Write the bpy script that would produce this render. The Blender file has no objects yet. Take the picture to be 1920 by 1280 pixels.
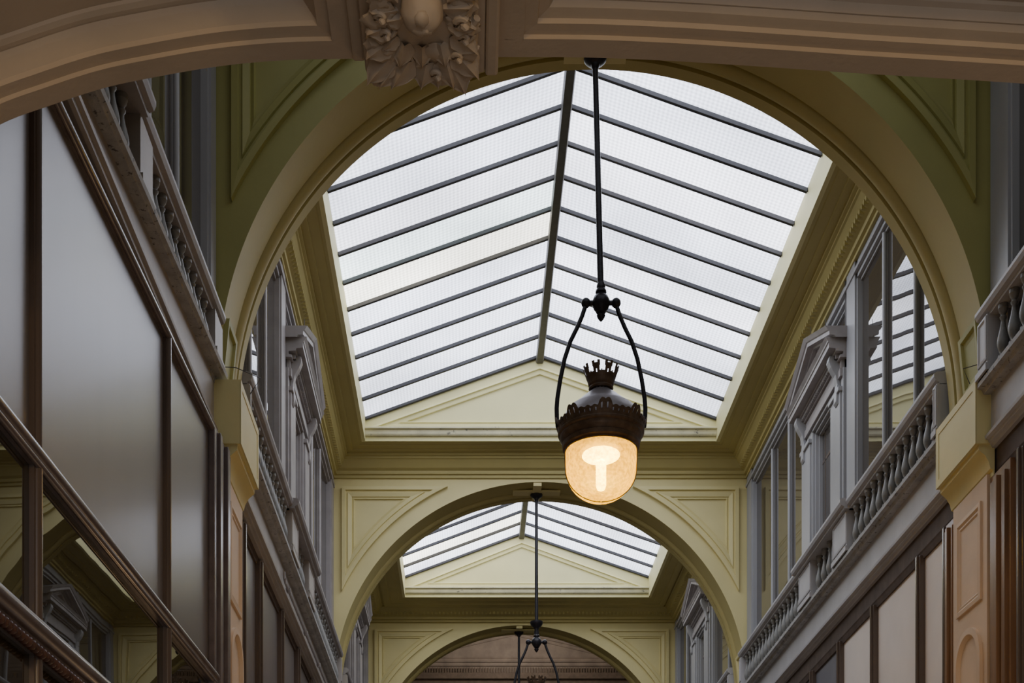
import bpy, bmesh, math, random
from mathutils import Vector, noise
random.seed(7)
PI = math.pi
E = 1.6                      # eye height above the floor; z values below are measured from the eye
COL = bpy.context.scene.collection
XL, XR = -1.181, 2.432       # the two passage walls
XC, RA, ZC = 0.6255, 1.79, 3.044   # arch centre, radius, springing

# ------------------------------------------------------------------ materials
def mat(name, col, rough=0.6, noise_amt=0.12, nscale=6.0, bump=0.15, bscale=60, metal=0.0, dirt=None, ior=1.45, streak=0.0, coat=0.0):
    m = bpy.data.materials.new(name); m.use_nodes = True
    nt = m.node_tree; N = nt.nodes; L = nt.links
    b = N['Principled BSDF']
    b.inputs['Roughness'].default_value = rough
    b.inputs['Metallic'].default_value = metal
    b.inputs['IOR'].default_value = ior
    b.inputs['Coat Weight'].default_value = coat
    b.inputs['Coat Roughness'].default_value = 0.15
    tc = N.new('ShaderNodeTexCoord')
    n1 = N.new('ShaderNodeTexNoise'); n1.inputs['Scale'].default_value = nscale; n1.inputs['Detail'].default_value = 6
    mp = N.new('ShaderNodeMapping')
    if streak: mp.inputs['Scale'].default_value = (1, 1, 1.0/streak)
    L.new(tc.outputs['Object'], mp.inputs['Vector']); L.new(mp.outputs[0], n1.inputs['Vector'])
    cr = N.new('ShaderNodeValToRGB')
    cr.color_ramp.elements[0].position = 0.3; cr.color_ramp.elements[1].position = 0.7
    lo = tuple(c*(1-noise_amt) for c in col); hi = tuple(min(1, c*(1+noise_amt)) for c in col)
    cr.color_ramp.elements[0].color = (*lo, 1); cr.color_ramp.elements[1].color = (*hi, 1)
    L.new(n1.outputs['Fac'], cr.inputs['Fac'])
    out = cr.outputs['Color']
    if dirt:
        dcol, thr, dsc = dirt
        n2 = N.new('ShaderNodeTexNoise'); n2.inputs['Scale'].default_value = dsc; n2.inputs['Detail'].default_value = 8
        n2.inputs['Roughness'].default_value = 0.7
        L.new(tc.outputs['Object'], n2.inputs['Vector'])
        r2 = N.new('ShaderNodeValToRGB'); r2.color_ramp.elements[0].position = thr; r2.color_ramp.elements[1].position = thr+0.06
        r2.color_ramp.elements[0].color = (0, 0, 0, 1); r2.color_ramp.elements[1].color = (1, 1, 1, 1)
        L.new(n2.outputs['Fac'], r2.inputs['Fac'])
        mx = N.new('ShaderNodeMix'); mx.data_type = 'RGBA'
        L.new(r2.outputs['Color'], mx.inputs[0]); L.new(out, mx.inputs[6]); mx.inputs[7].default_value = (*dcol, 1)
        out = mx.outputs[2]
    L.new(out, b.inputs['Base Color'])
    if bump:
        n3 = N.new('ShaderNodeTexNoise'); n3.inputs['Scale'].default_value = bscale; n3.inputs['Detail'].default_value = 4
        L.new(tc.outputs['Object'], n3.inputs['Vector'])
        bp = N.new('ShaderNodeBump'); bp.inputs['Strength'].default_value = bump; bp.inputs['Distance'].default_value = 0.004
        L.new(n3.outputs['Fac'], bp.inputs['Height']); L.new(bp.outputs[0], b.inputs['Normal'])
    return m

M = {}
M['cream'] = mat('cream paint', (.68, .60, .285), .55, .07, 2.5, .12, 40)
M['cream_gable'] = mat('cream gable paint', (.70, .65, .335), .6, .05, 3, .1, 40)
M['cream_stained'] = mat('stained cream ledge paint', (.60, .56, .36), .7, .15, 8, .3, 60, dirt=((.16, .15, .12), .60, 22))
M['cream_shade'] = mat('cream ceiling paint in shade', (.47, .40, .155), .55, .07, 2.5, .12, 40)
M['cream_olive_shade'] = mat('cream paint in olive shade', (.36, .345, .115), .55, .08, 2, .12, 40)  # same cream as the other arches, darkened olive to carry the near shade
M['pink'] = mat('pinkish stone paint', (.47, .385, .285), .65, .07, 5, .25, 60)
M['pink_dirty'] = mat('weathered pink plaster', (.42, .34, .285), .7, .18, 7, .3, 50, dirt=((.62, .55, .5), .72, 9))
M['dentil_brown'] = mat('dusty brown dentil paint', (.24, .18, .14), .7, .2, 20, .3, 60)
M['grey'] = mat('grey joinery paint', (.345, .345, .35), .42, .08, 5, .08, 80, streak=4)
M['grey_fascia'] = mat('grey fascia paint', (.44, .43, .43), .5, .09, 4, .15, 60)
M['grey_warm'] = mat('warm grey fascia paint', (.36, .325, .29), .5, .10, 4, .2, 60)
M['grey_aed'] = mat('taupe joinery paint', (.32, .295, .285), .5, .12, 8, .15, 60)
M['flaking'] = mat('flaking grey ledge paint', (.36, .35, .33), .65, .2, 12, .5, 70, dirt=((.09, .085, .08), .58, 35))
M['stonegrey'] = mat('greenish grey stone', (.225, .222, .205), .45, .14, 25, .2, 80)
M['panel_dark'] = mat('satin grey brown panel', (.165, .143, .13), .36, .06, 3, .03, 200, streak=6, coat=.12)
M['panel_slate'] = mat('slate grey panel', (.17, .17, .19), .4, .08, 3, .05, 90)
M['panel_cream'] = mat('pale pinkish panel', (.76, .68, .60), .55, .05, 3, .08, 60, dirt=((.66, .62, .56), .735, 14))
M['mullion'] = mat('dark brown mullion', (.12, .088, .068), .28, .2, 12, .1, 80, streak=8, coat=.4)
M['mullion_matte'] = mat('matt dark brown rail', (.10, .072, .055), .75, .2, 12, .1, 80)
M['mullion_mauve'] = mat('mauve brown moulding', (.145, .112, .102), .38, .2, 12, .1, 80, coat=.4)
M['wood'] = mat('varnished brown wood', (.24, .13, .065), .35, .3, 14, .12, 80, streak=10, coat=.3)
M['wood_dark'] = mat('dark carved wood', (.10, .045, .03), .4, .3, 20, .3, 90)
M['black'] = mat('black recess', (.012, .011, .011), .6, .1, 5, 0)
M['peach'] = mat('peach pilaster paint', (.66, .49, .33), .55, .07, 4, .12, 50)
M['iron'] = mat('black iron', (.022, .020, .024), .38, .3, 30, .25, 120, metal=.25)
M['bronze'] = mat('dark bronze', (.125, .082, .05), .42, .3, 30, .3, 90, metal=.35)
M['zinc'] = mat('dull zinc sheet', (.24, .215, .22), .4, .15, 9, .1, 60, metal=.3)
M['bar'] = mat('dark glazing bar', (.035, .034, .037), .45, .15, 20, .1, 80)
M['ridge'] = mat('olive grey ridge bar', (.075, .07, .06), .5, .15, 20, .1, 80)
M['floor'] = mat('pale floor paving', (.36, .33, .29), .4, .12, 3, .1, 30)
M['wallm'] = mat('plain passage wall', (.20, .18, .16), .7, .1, 3, .1, 30)
M['wire'] = mat('thin wire', (.05, .045, .05), .5, .1, 5, 0)

def glass_dark(name, col, ior=1.75, rough=.015):
    m = bpy.data.materials.new(name); m.use_nodes = True
    nt = m.node_tree; N = nt.nodes; L = nt.links
    b = N['Principled BSDF']; b.inputs['Roughness'].default_value = rough; b.inputs['IOR'].default_value = ior
    tc = N.new('ShaderNodeTexCoord'); n = N.new('ShaderNodeTexNoise'); n.inputs['Scale'].default_value = 1.3
    L.new(tc.outputs['Object'], n.inputs['Vector'])
    r = N.new('ShaderNodeValToRGB'); r.color_ramp.elements[0].color = (*[c*.6 for c in col], 1); r.color_ramp.elements[1].color = (*[c*1.4 for c in col], 1)
    L.new(n.outputs['Fac'], r.inputs['Fac']); L.new(r.outputs[0], b.inputs['Base Color'])
    bp = N.new('ShaderNodeBump'); bp.inputs['Strength'].default_value = .05; bp.inputs['Distance'].default_value = .02
    L.new(n.outputs['Fac'], bp.inputs['Height']); L.new(bp.outputs[0], b.inputs['Normal'])
    return m
M['glass_up'] = glass_dark('old window glass', (.07, .06, .05), 2.1)
M['glass_shop'] = glass_dark('shop window glass', (.035, .028, .016), 2.0, .008)

def sky_pane(name, strength):
    m = bpy.data.materials.new(name); m.use_nodes = True
    nt = m.node_tree; N = nt.nodes; L = nt.links
    b = N['Principled BSDF']; b.inputs['Roughness'].default_value = .25
    b.inputs['Base Color'].default_value = (.5, .52, .55, 1)
    tc = N.new('ShaderNodeTexCoord'); oi = N.new('ShaderNodeObjectInfo')
    sep = N.new('ShaderNodeSeparateXYZ'); L.new(tc.outputs['Object'], sep.inputs[0])
    def wav(axis, fr):
        mu = N.new('ShaderNodeMath'); mu.operation = 'MULTIPLY'; mu.inputs[1].default_value = fr
        L.new(sep.outputs[axis], mu.inputs[0])
        s = N.new('ShaderNodeMath'); s.operation = 'SINE'; L.new(mu.outputs[0], s.inputs[0]); return s.outputs[0]
    wx, wy = wav('X', 2*PI/.026), wav('Y', 2*PI/.030)
    ad = N.new('ShaderNodeMath'); ad.operation = 'ADD'; L.new(wx, ad.inputs[0]); L.new(wy, ad.inputs[1])
    ribs = N.new('ShaderNodeMapRange'); ribs.inputs[1].default_value = -2; ribs.inputs[2].default_value = 2
    ribs.inputs[3].default_value = .70; ribs.inputs[4].default_value = 1.25; L.new(ad.outputs[0], ribs.inputs[0])
    n = N.new('ShaderNodeTexNoise'); n.inputs['Scale'].default_value = .8; n.inputs['Detail'].default_value = 5
    L.new(tc.outputs['Object'], n.inputs['Vector'])
    nr = N.new('ShaderNodeMapRange'); nr.inputs[1].default_value = .3; nr.inputs[2].default_value = .7
    nr.inputs[3].default_value = .60; nr.inputs[4].default_value = 1.2; L.new(n.outputs['Fac'], nr.inputs[0])
    pr = N.new('ShaderNodeMapRange'); pr.inputs[3].default_value = .86; pr.inputs[4].default_value = 1.1
    L.new(oi.outputs['Random'], pr.inputs[0])
    m1 = N.new('ShaderNodeMath'); m1.operation = 'MULTIPLY'; L.new(ribs.outputs[0], m1.inputs[0]); L.new(nr.outputs[0], m1.inputs[1])
    m2 = N.new('ShaderNodeMath'); m2.operation = 'MULTIPLY'; L.new(m1.outputs[0], m2.inputs[0]); L.new(pr.outputs[0], m2.inputs[1])
    m3 = N.new('ShaderNodeMath'); m3.operation = 'MULTIPLY'; m3.inputs[1].default_value = strength; L.new(m2.outputs[0], m3.inputs[0])
    cr = N.new('ShaderNodeValToRGB'); cr.color_ramp.interpolation = 'CONSTANT'
    e = cr.color_ramp.elements; e[0].color = (.80, .845, 1, 1); e[1].position = .62; e[1].color = (.86, .88, 1, 1)
    for p, c in ((.84, (.80, .93, .97)), (.92, (1, .97, .86))):
        x = e.new(p); x.color = (*c, 1)
    # vary tint gently inside the pane too
    ad2 = N.new('ShaderNodeMath'); ad2.operation = 'ADD'; L.new(oi.outputs['Random'], ad2.inputs[0]); ad2.inputs[1].default_value = 0
    L.new(ad2.outputs[0], cr.inputs['Fac'])
    L.new(cr.outputs[0], b.inputs['Emission Color']); L.new(m3.outputs[0], b.inputs['Emission Strength'])
    return m
M['pane'] = sky_pane('ribbed roof glass lit by the sky', 2.9)
M['pane_dim'] = sky_pane('dimmer ribbed roof glass', .9)  # same glass with a weaker glow, keeps the near bay dim

def globe_mat():
    m = bpy.data.materials.new('amber textured globe glass'); m.use_nodes = True
    nt = m.node_tree; N = nt.nodes; L = nt.links
    N.remove(N['Principled BSDF']); out = N['Material Output']
    tr = N.new('ShaderNodeBsdfTransparent'); tr.inputs[0].default_value = (1, .74, .10, 1)
    tl = N.new('ShaderNodeBsdfTranslucent'); tl.inputs[0].default_value = (.95, .52, .0, 1)
    gl = N.new('ShaderNodeBsdfGlossy'); gl.inputs['Roughness'].default_value = .12
    tc = N.new('ShaderNodeTexCoord'); n = N.new('ShaderNodeTexNoise'); n.inputs['Scale'].default_value = 70; n.inputs['Detail'].default_value = 3
    L.new(tc.outputs['Object'], n.inputs['Vector'])
    r = N.new('ShaderNodeMapRange'); r.inputs[1].default_value = .35; r.inputs[2].default_value = .65; r.inputs[3].default_value = .42; r.inputs[4].default_value = .72
    L.new(n.outputs['Fac'], r.inputs[0])
    bp = N.new('ShaderNodeBump'); bp.inputs['Strength'].default_value = .6; bp.inputs['Distance'].default_value = .003
    L.new(n.outputs['Fac'], bp.inputs['Height']); L.new(bp.outputs[0], gl.inputs['Normal']); L.new(bp.outputs[0], tl.inputs['Normal'])
    m1 = N.new('ShaderNodeMixShader'); L.new(r.outputs[0], m1.inputs[0]); L.new(tr.outputs[0], m1.inputs[1]); L.new(tl.outputs[0], m1.inputs[2])
    m2 = N.new('ShaderNodeMixShader'); m2.inputs[0].default_value = .07; L.new(m1.outputs[0], m2.inputs[1]); L.new(gl.outputs[0], m2.inputs[2])
    L.new(m2.outputs[0], out.inputs[0]); return m
M['globe'] = globe_mat()
def emis(name, col, s):
    m = bpy.data.materials.new(name); m.use_nodes = True
    b = m.node_tree.nodes['Principled BSDF']; b.inputs['Base Color'].default_value = (.9, .85, .7, 1)
    b.inputs['Emission Color'].default_value = (*col, 1); b.inputs['Emission Strength'].default_value = s; return m
M['bulb'] = emis('glowing warm bulb', (1, .80, .38), 24)
M['reflector'] = mat('white enamel reflector', (.85, .8, .68), .3, .02, 5, 0)

# ------------------------------------------------------------------ mesh builder
class MB:
    def __init__(s): s.v = []; s.f = []
    def add(s, vs, fs):
        o = len(s.v); s.v += [tuple(p) for p in vs]; s.f += [tuple(i+o for i in f) for f in fs]
    def box(s, x0, x1, y0, y1, z0, z1):
        x0, x1 = sorted((x0, x1)); y0, y1 = sorted((y0, y1)); z0, z1 = sorted((z0, z1))
        s.add([(x0,y0,z0),(x1,y0,z0),(x1,y1,z0),(x0,y1,z0),(x0,y0,z1),(x1,y0,z1),(x1,y1,z1),(x0,y1,z1)],
              [(0,3,2,1),(4,5,6,7),(0,1,5,4),(1,2,6,5),(2,3,7,6),(3,0,4,7)])
    def bar(s, p, q, w, h, up=(0,0,1)):
        p, q = Vector(p), Vector(q); d = (q-p).normalized(); up = Vector(up)
        a = d.cross(up).normalized(); b = a.cross(d).normalized()
        vs = []
        for c in (p, q):
            for i, j in ((-1,-1),(1,-1),(1,1),(-1,1)): vs.append(c+a*i*w/2+b*j*h/2)
        s.add(vs, [(0,1,2,3),(4,7,6,5),(0,4,5,1),(1,5,6,2),(2,6,7,3),(3,7,4,0)])
    def extr(s, prof, y0, y1, z0f=None, z1f=None):
        """profile of (x, z) extruded along the passage; z0f/z1f add a height at either end"""
        n = len(prof); a = z0f or 0; b = z1f or 0
        vs = [(x, y0, z+a) for x, z in prof]+[(x, y1, z+b) for x, z in prof]
        s.add(vs, [tuple(range(n)), tuple(range(2*n-1, n-1, -1))]+[(i, (i+1)%n, n+(i+1)%n, n+i) for i in range(n)])
    def tube(s, pts, r, n=10, cap=True):
        pts = [Vector(p) for p in pts]; rs = r if isinstance(r, (list, tuple)) else [r]*len(pts)
        ref = Vector((0, 1, 0)); rings = []
        for i, p in enumerate(pts):
            d = (pts[min(i+1, len(pts)-1)]-pts[max(i-1, 0)]).normalized()
            rr = ref if abs(d.dot(ref)) < .95 else Vector((1, 0, 0))
            a = d.cross(rr).normalized(); b = d.cross(a)
            rings.append([p+(a*math.cos(2*PI*k/n)+b*math.sin(2*PI*k/n))*rs[i] for k in range(n)])
        vs = [v for rg in rings for v in rg]; fs = []
        for i in range(len(pts)-1):
            for k in range(n): fs.append((i*n+k, i*n+(k+1)%n, (i+1)*n+(k+1)%n, (i+1)*n+k))
        if cap: fs += [tuple(range(n-1, -1, -1)), tuple(range((len(pts)-1)*n, len(pts)*n))]
        s.add(vs, fs)
    def lathe(s, prof, c, n=32):
        """prof of (radius, z)"""
        vs = []; fs = []
        for r, z in prof:
            for k in range(n): vs.append((c[0]+r*math.cos(2*PI*k/n), c[1]+r*math.sin(2*PI*k/n), z+c[2]))
        for i in range(len(prof)-1):
            for k in range(n): fs.append((i*n+k, i*n+(k+1)%n, (i+1)*n+(k+1)%n, (i+1)*n+k))
        if prof[0][0] > 1e-4: fs.append(tuple(range(n-1, -1, -1)))
        if prof[-1][0] > 1e-4: fs.append(tuple(range((len(prof)-1)*n, len(prof)*n)))
        s.add(vs, fs)
    def ball(s, c, r, nu=16, nv=10, sc=(1,1,1), lump=0, seed=0):
        vs = []; fs = []
        for j in range(nv+1):
            t = PI*j/nv
            for i in range(nu):
                p = 2*PI*i/nu; d = Vector((math.sin(t)*math.cos(p), math.sin(t)*math.sin(p), math.cos(t)))
                k = 1+lump*noise.noise(d*2.2+Vector((seed, seed*.7, 0)))
                vs.append((c[0]+d.x*r*sc[0]*k, c[1]+d.y*r*sc[1]*k, c[2]+d.z*r*sc[2]*k))
        for j in range(nv):
            for i in range(nu): fs.append((j*nu+i, j*nu+(i+1)%nu, (j+1)*nu+(i+1)%nu, (j+1)*nu+i))
        s.add(vs, fs)
    def loft(s, loops, cap=True, closed=True):
        n = len(loops[0]); vs = [p for l in loops for p in l]; fs = []
        for j in range(len(loops)-1):
            for i in range(n if closed else n-1): fs.append((j*n+i, j*n+(i+1)%n, (j+1)*n+(i+1)%n, (j+1)*n+i))
        if cap: fs.append(tuple(range((len(loops)-1)*n, len(loops)*n)))
        s.add(vs, fs)
    def build(s, name, m, parent=None, smooth=False, bevel=0, origin=None):
        if origin is None and parent is None and s.v:
            xs = [p[0] for p in s.v]; ys = [p[1] for p in s.v]; zs = [p[2] for p in s.v]
            origin = ((min(xs)+max(xs))/2, (min(ys)+max(ys))/2, min(zs))
        if parent is not None: o3 = parent['_o']
        else: o3 = origin
        me = bpy.data.meshes.new(name)
        me.from_pydata([(p[0]-o3[0], p[1]-o3[1], p[2]-o3[2]) for p in s.v], [], s.f)
        bm = bmesh.new(); bm.from_mesh(me)
        bmesh.ops.remove_doubles(bm, verts=bm.verts, dist=1e-6)
        bmesh.ops.recalc_face_normals(bm, faces=bm.faces)
        if smooth:
            for f in bm.faces: f.smooth = True
        bm.to_mesh(me); bm.free()
        if smooth: me.set_sharp_from_angle(angle=math.radians(38))
        me.materials.append(M[m]); me.update()
        o = bpy.data.objects.new(name, me); COL.objects.link(o)
        o['_o'] = tuple(o3)
        if parent is not None: o.parent = parent
        else: o.location = (o3[0], o3[1], o3[2]+E)
        if bevel:
            md = o.modifiers.new('edge softening', 'BEVEL'); md.width = bevel; md.segments = 2; md.limit_method = 'ANGLE'
        return o
def empty(name, loc):
    o = bpy.data.objects.new(name, None); COL.objects.link(o); o.empty_display_size = .1
    o.location = (loc[0], loc[1], loc[2]+E); o['_o'] = tuple(loc); return o
def tag(o, label=None, cat=None, group=None, kind=None):
    if label: o['label'] = label
    if cat: o['category'] = cat
    if group: o['group'] = group
    if kind: o['kind'] = kind
    return o
def st(o): o['kind'] = 'structure'; return o

def inset(poly, t):
    """inset a convex counter-clockwise polygon by t"""
    n = len(poly); out = []
    for i in range(n):
        p0, p1, p2 = Vector(poly[i-1]), Vector(poly[i]), Vector(poly[(i+1)%n])
        d1 = (p1-p0).normalized(); d2 = (p2-p1).normalized()
        n1 = Vector((-d1.y, d1.x)); n2 = Vector((-d2.y, d2.x))
        k = 1+n1.dot(n2); out.append(tuple(p1+(n1+n2)*(t/k)))
    return out
def panel(mb, poly, prof, f):
    """prof of (inset, height) lofted inwards from poly; f maps (u, v, h) to 3D"""
    mb.loft([[f(u, v, h) for u, v in inset(poly, t)] for t, h in prof])
def rect(u0, u1, v0, v1): return [(u0, v0), (u1, v0), (u1, v1), (u0, v1)]

class Side:
    """a passage wall; v is measured from its plane out into the passage"""
    def __init__(s, right): s.X = XR if right else XL; s.g = -1 if right else 1; s.right = right; s.word = 'right' if right else 'left'
    def x(s, v): return s.X+s.g*v
    def box(s, mb, v0, v1, y0, y1, z0, z1): mb.box(s.x(v0), s.x(v1), y0, y1, z0, z1)
    def f(s): return lambda u, v, h: (s.x(h), u, v)
L_, R_ = Side(False), Side(True)

# ------------------------------------------------------------------ shell
mb = MB(); mb.box(-3, 4.4, -4, 20.2, -1.7, -1.6); st(mb.build('floor', 'floor'))
mb = MB(); mb.box(-1.75, -1.45, -4, 20.2, -1.6, 5.9); st(mb.build('wall_left', 'wallm'))
mb = MB(); mb.box(2.70, 3.0, -4, 20.2, -1.6, 5.9); st(mb.build('wall_right', 'wallm'))
mb = MB(); mb.box(-1.45, 2.70, 20.0, 20.2, -1.6, 6.2); st(mb.build('wall_back', 'dentil_brown'))

# ------------------------------------------------------------------ arches
def arch_loop(t, h, d, side, top, xw, r0):
    """spandrel loop: inset t, height h in front of the face at depth d; side -1 left, 1 right"""
    xo = xw-t; zt = top-t; r = r0+t                     # xo: distance of the outer line from arch centre
    pts = [(xo, zt)]
    a0 = math.asin(min(1, (zt-ZC)/r)) if zt-ZC < r else PI/2
    a1 = math.acos(min(1, xo/r)) if xo < r else 0
    n = 28
    for i in range(n+1):
        a = a0+(a1-a0)*i/n; pts.append((r*math.cos(a), ZC+r*math.sin(a)))
    return [(XC+side*x, d-h, z) for x, z in pts]

def arch(d0, d1, label, m_face, m_soff):
    root = empty('transverse_arch', (XC, (d0+d1)/2, 3.03)); tag(root, label, 'arch', 'round arches across the passage')
    mb = MB(); N = 96; top = 5.35
    inn = [(XC+RA*math.cos(PI*i/N), ZC+RA*math.sin(PI*i/N)) for i in range(N+1)]
    inn = [(XC+RA, 3.03)]+inn+[(XC-RA, 3.03)]
    for d in (d0, d1):
        vs = [(x, d, z) for x, z in inn]+[(x, d, top) for x, z in inn]; n = len(inn)
        mb.add(vs, [(i, i+1, n+i+1, n+i) for i in range(n-1)])
        for xa, xb in ((XC+RA, XR+.02), (XL-.02, XC-RA)): mb.add([(xa, d, 3.03), (xb, d, 3.03), (xb, d, top), (xa, d, top)], [(0, 1, 2, 3)])
    mb.build('spandrel_wall', m_face, root)
    T = d1-d0
    prof = [(d0, 0), (d0+.60*T, 0), (d0+.61*T, -.012), (d0+.635*T, -.012), (d0+.645*T, .004), (d0+.67*T, .016), (d0+.72*T, .024), (d0+.77*T, .02), (d0+.80*T, .008),
            (d0+.805*T, .0), (d0+.825*T, .0), (d0+.83*T, .022), (d1, .022), (d1, -.02)]
    loops = []
    for d, dr in prof:
        r = RA-dr
        loops.append([(XC+r, d, 3.03)]+[(XC+r*math.cos(PI*i/N), d, ZC+r*math.sin(PI*i/N)) for i in range(N+1)]+[(XC-r, d, 3.03)])
    mb = MB(); mb.loft(loops, cap=False, closed=False); mb.build('moulded_soffit', m_soff, root, smooth=True)
    for sd in (-1, 1):
        prof = [(0, -.001), (0, .022), (.03, .024), (.034, .012), (.048, .012), (.052, .020), (.085, .014), (.088, .006), (.103, .012), (.108, .001), (.118, .001)]
        mb = MB(); mb.loft([arch_loop(t, h*1.45 if h > .002 else h, d0, sd, 4.784, 1.806-.083, RA+.127) for t, h in prof])
        mb.build('spandrel_panel', m_face, root)
        mb = MB()                                        # small sunk panel at the springing
        xs = XC+sd*(RA-.006)
        f = lambda u, v, h: (xs-sd*(h+(1-math.cos(max(0, (v-ZC)/RA)))*RA*1.0), u, v)
        panel(mb, rect(d0+.03, d0+.57*T, 3.09, 3.36), [(0, -.02), (0, .016), (.022, .016), (.028, .004), (.05, .002)], f)
        mb.build('springing_panel', m_face, root)
    return root
A = [(6.20, 6.63), (11.60, 11.97), (15.63, 15.93)]
arch(*A[0], 'nearest full round arch in shaded olive cream with a moulded soffit and spandrel panels', 'cream_olive_shade', 'cream_shade')
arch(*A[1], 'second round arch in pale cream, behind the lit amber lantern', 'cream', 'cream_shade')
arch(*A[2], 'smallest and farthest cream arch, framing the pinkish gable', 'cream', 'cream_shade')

def impost(d0, d1, S, label, m='cream', low='peach'):
    g = empty('impost_block', (S.x(.05), (d0+d1)/2, 2.6)); tag(g, label, 'impost block', 'impost blocks under the arches')
    a, b = d0-.05, d1+.04; q = -.015 if S.right else .025
    mb = MB(); S.box(mb, -.05, .105+q, a, b, 2.74, 3.035)
    for yy, sg in ((a, 1), (b, -1)):
        pass
    panel(mb, rect(a, b, 2.74, 3.035), [(t, h+q) for t, h in [(0, .104), (0, .108), (.035, .108), (.045, .092), (.062, .086), (.07, .096), (.075, .094)]], S.f())
    mb.build('panelled_block', m, g)
    mb = MB(); pr = [(0, 2.60), (.02, 2.60), (.022, 2.625), (.035, 2.63), (.042, 2.66), (.06, 2.69), (.088, 2.715), (.092, 2.742), (0, 2.742)]
    mb.extr([(S.x(v+(q if v > 0 else 0)), z) for v, z in pr], a+.01, b-.01)
    mb.build('cavetto_base', m, g, smooth=True)
    return g
def pilaster(d0, d1, S, label):
    g = empty('pilaster', (S.x(.0), (d0+d1)/2, -1.6)); tag(g, label, 'pilaster', 'peach pilasters under the imposts')
    q = 0 if S.right else .038
    mb = MB(); S.box(mb, -.1, .02+q, d0, d1, -1.6, 2.62); mb.build('shaft', 'peach', g)
    mb = MB(); w = d1-d0; ym = (d0+d1)/2
    f = S.f(); pr = [(0, .018), (0, .030), (.02, .032), (.03, .024), (.04, .026), (.048, .0195), (.05, .0195)]
    panel(mb, rect(d0+.06, d1-.06, 2.06, 2.52), [(t, h+q) for t, h in pr], f)
    mb.build('upper_panel', 'peach', g)
    mb = MB(); loops = []
    hw = w/2-.05
    for t, h in [(0, .018), (0, .036), (.03, .038), (.04, .028), (.05, .012), (.06, .0195)]:
        r = hw-t; lp = [(ym-r, .2+t), (ym+r, .2+t)]+[(ym+r*math.cos(PI*i/20), 1.80+r*math.sin(PI*i/20)) for i in range(21)]
        loops.append([f(u, v, h+q) for u, v in lp])
    mb.loft(loops); mb.build('arched_niche', 'peach', g, smooth=True)
    return g
names = ['nearest', 'second', 'farthest']
for i, (a, b) in enumerate(A):
    for S in (L_, R_):
        where = ('left' if not S.right else 'right')
        impost(a, b, S, ['yellow cream panelled block where the nearest round arch meets the %s wall', 'small cream block where the second arch meets the %s wall', 'tiny cream block where the farthest arch meets the %s wall'][i] % where)
        pilaster(a, b, S, ['peach pilaster with an arched niche under the nearest arch, %s wall', 'peach pilaster under the second arch, %s wall', 'peach pilaster under the farthest arch, %s wall'][i] % where)

# ------------------------------------------------------------------ coffered ceilings and skylights
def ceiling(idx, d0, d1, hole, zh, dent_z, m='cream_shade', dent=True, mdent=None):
    x0, x1, y0, y1 = hole
    prof = [(0, 4.86), (.06, 4.862), (.06, 4.885), (.12, 4.89), (.13, 4.915), (.22, 4.93), (.36, 4.985), (.40, 4.99), (.40, 5.005), (.46, 5.01), (.46, zh-.02), (.60, zh-.018), (.62, zh-.008), (.82, zh-.006), (.84, zh), (1, zh)]
    k = (zh-4.86)/(5.05-4.86)
    def ring(t, z):
        ax = (XL-.0)+(x0-XL)*t; bx = XR+(x1-XR)*t; ay = d0+(y0-d0)*t; by = d1+(y1-d1)*t
        return [(ax, ay, z), (bx, ay, z), (bx, by, z), (ax, by, z)]
    mb = MB(); mb.loft([ring(t, z) for t, z in prof], cap=False)
    o = st(mb.build('ceiling' if idx == 0 else 'ceiling_%d' % idx, m))
    if dent:
        mb = MB(); w = .022 if dent_z > 1 else .02; g = .045
        def at(t): return XL+(x0-XL)*t, XR+(x1-XR)*t, d0+(y0-d0)*t, d1+(y1-d1)*t
        ax, bx, ay, by = at(.26); z0, z1 = 4.925, 4.952
        y = ay
        while y < by:
            mb.box(ax-.03, ax+.008, y, y+w, z0, z1); mb.box(bx-.008, bx+.03, y, y+w, z0, z1); y += g
        x = ax
        while x < bx and idx == 2:
            mb.box(x, x+w, by-.008, by+.03, z0, z1); x += g
        mb.build('dentil_course', mdent or m, o)
    return o

def skylight(n, hole, zh, ze, xr, zr, sp, m, label):
    x0, x1, y0, y1 = hole
    w = empty('window_%d' % n, ((x0+x1)/2, (y0+y1)/2, ze)); st(w); w['label'] = label
    # upstand (curb)
    mb = MB()
    mb.box(x0-.03, x0, y0, y1, zh-.001, ze+.01); mb.box(x1, x1+.03, y0, y1, zh-.001, ze+.01)
    mb.box(x0-.03, x1+.03, y0-.03, y0, zh-.001, ze+.01)
    mb.build('curb', 'cream_gable', w)
    ds = []; d = y1
    while d > y0+.1: ds.append(d); d -= sp
    ds.append(y0)
    for side, xe in ((0, x0), (1, x1)):
        for i, d in enumerate(ds):
            b = MB(); hh = .034
            b.bar((xe, d-.013, ze-.012), (xr, d-.013, zr-.012), .022 if i else .026, .028 if i else .024, up=(0, 0, 1))
            b.build('glazing_bar', 'bar', w, bevel=.003)
            if i < len(ds)-1:
                p = MB(); e = ds[i+1]
                p.add([(xe, d, ze+.012), (xr, d, zr+.012), (xr, e, zr+.012), (xe, e, ze+.012)], [(0, 1, 2, 3)])
                p.build('pane', m, w)
    b = MB(); b.extr([(xr-.034, zr-.05), (xr-.026, zr-.07), (xr+.026, zr-.07), (xr+.034, zr-.05), (xr+.03, zr+.03), (xr-.03, zr+.03)], y0, y1)
    b.build('ridge_bar', 'ridge', w, bevel=.003)
    return w
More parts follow.
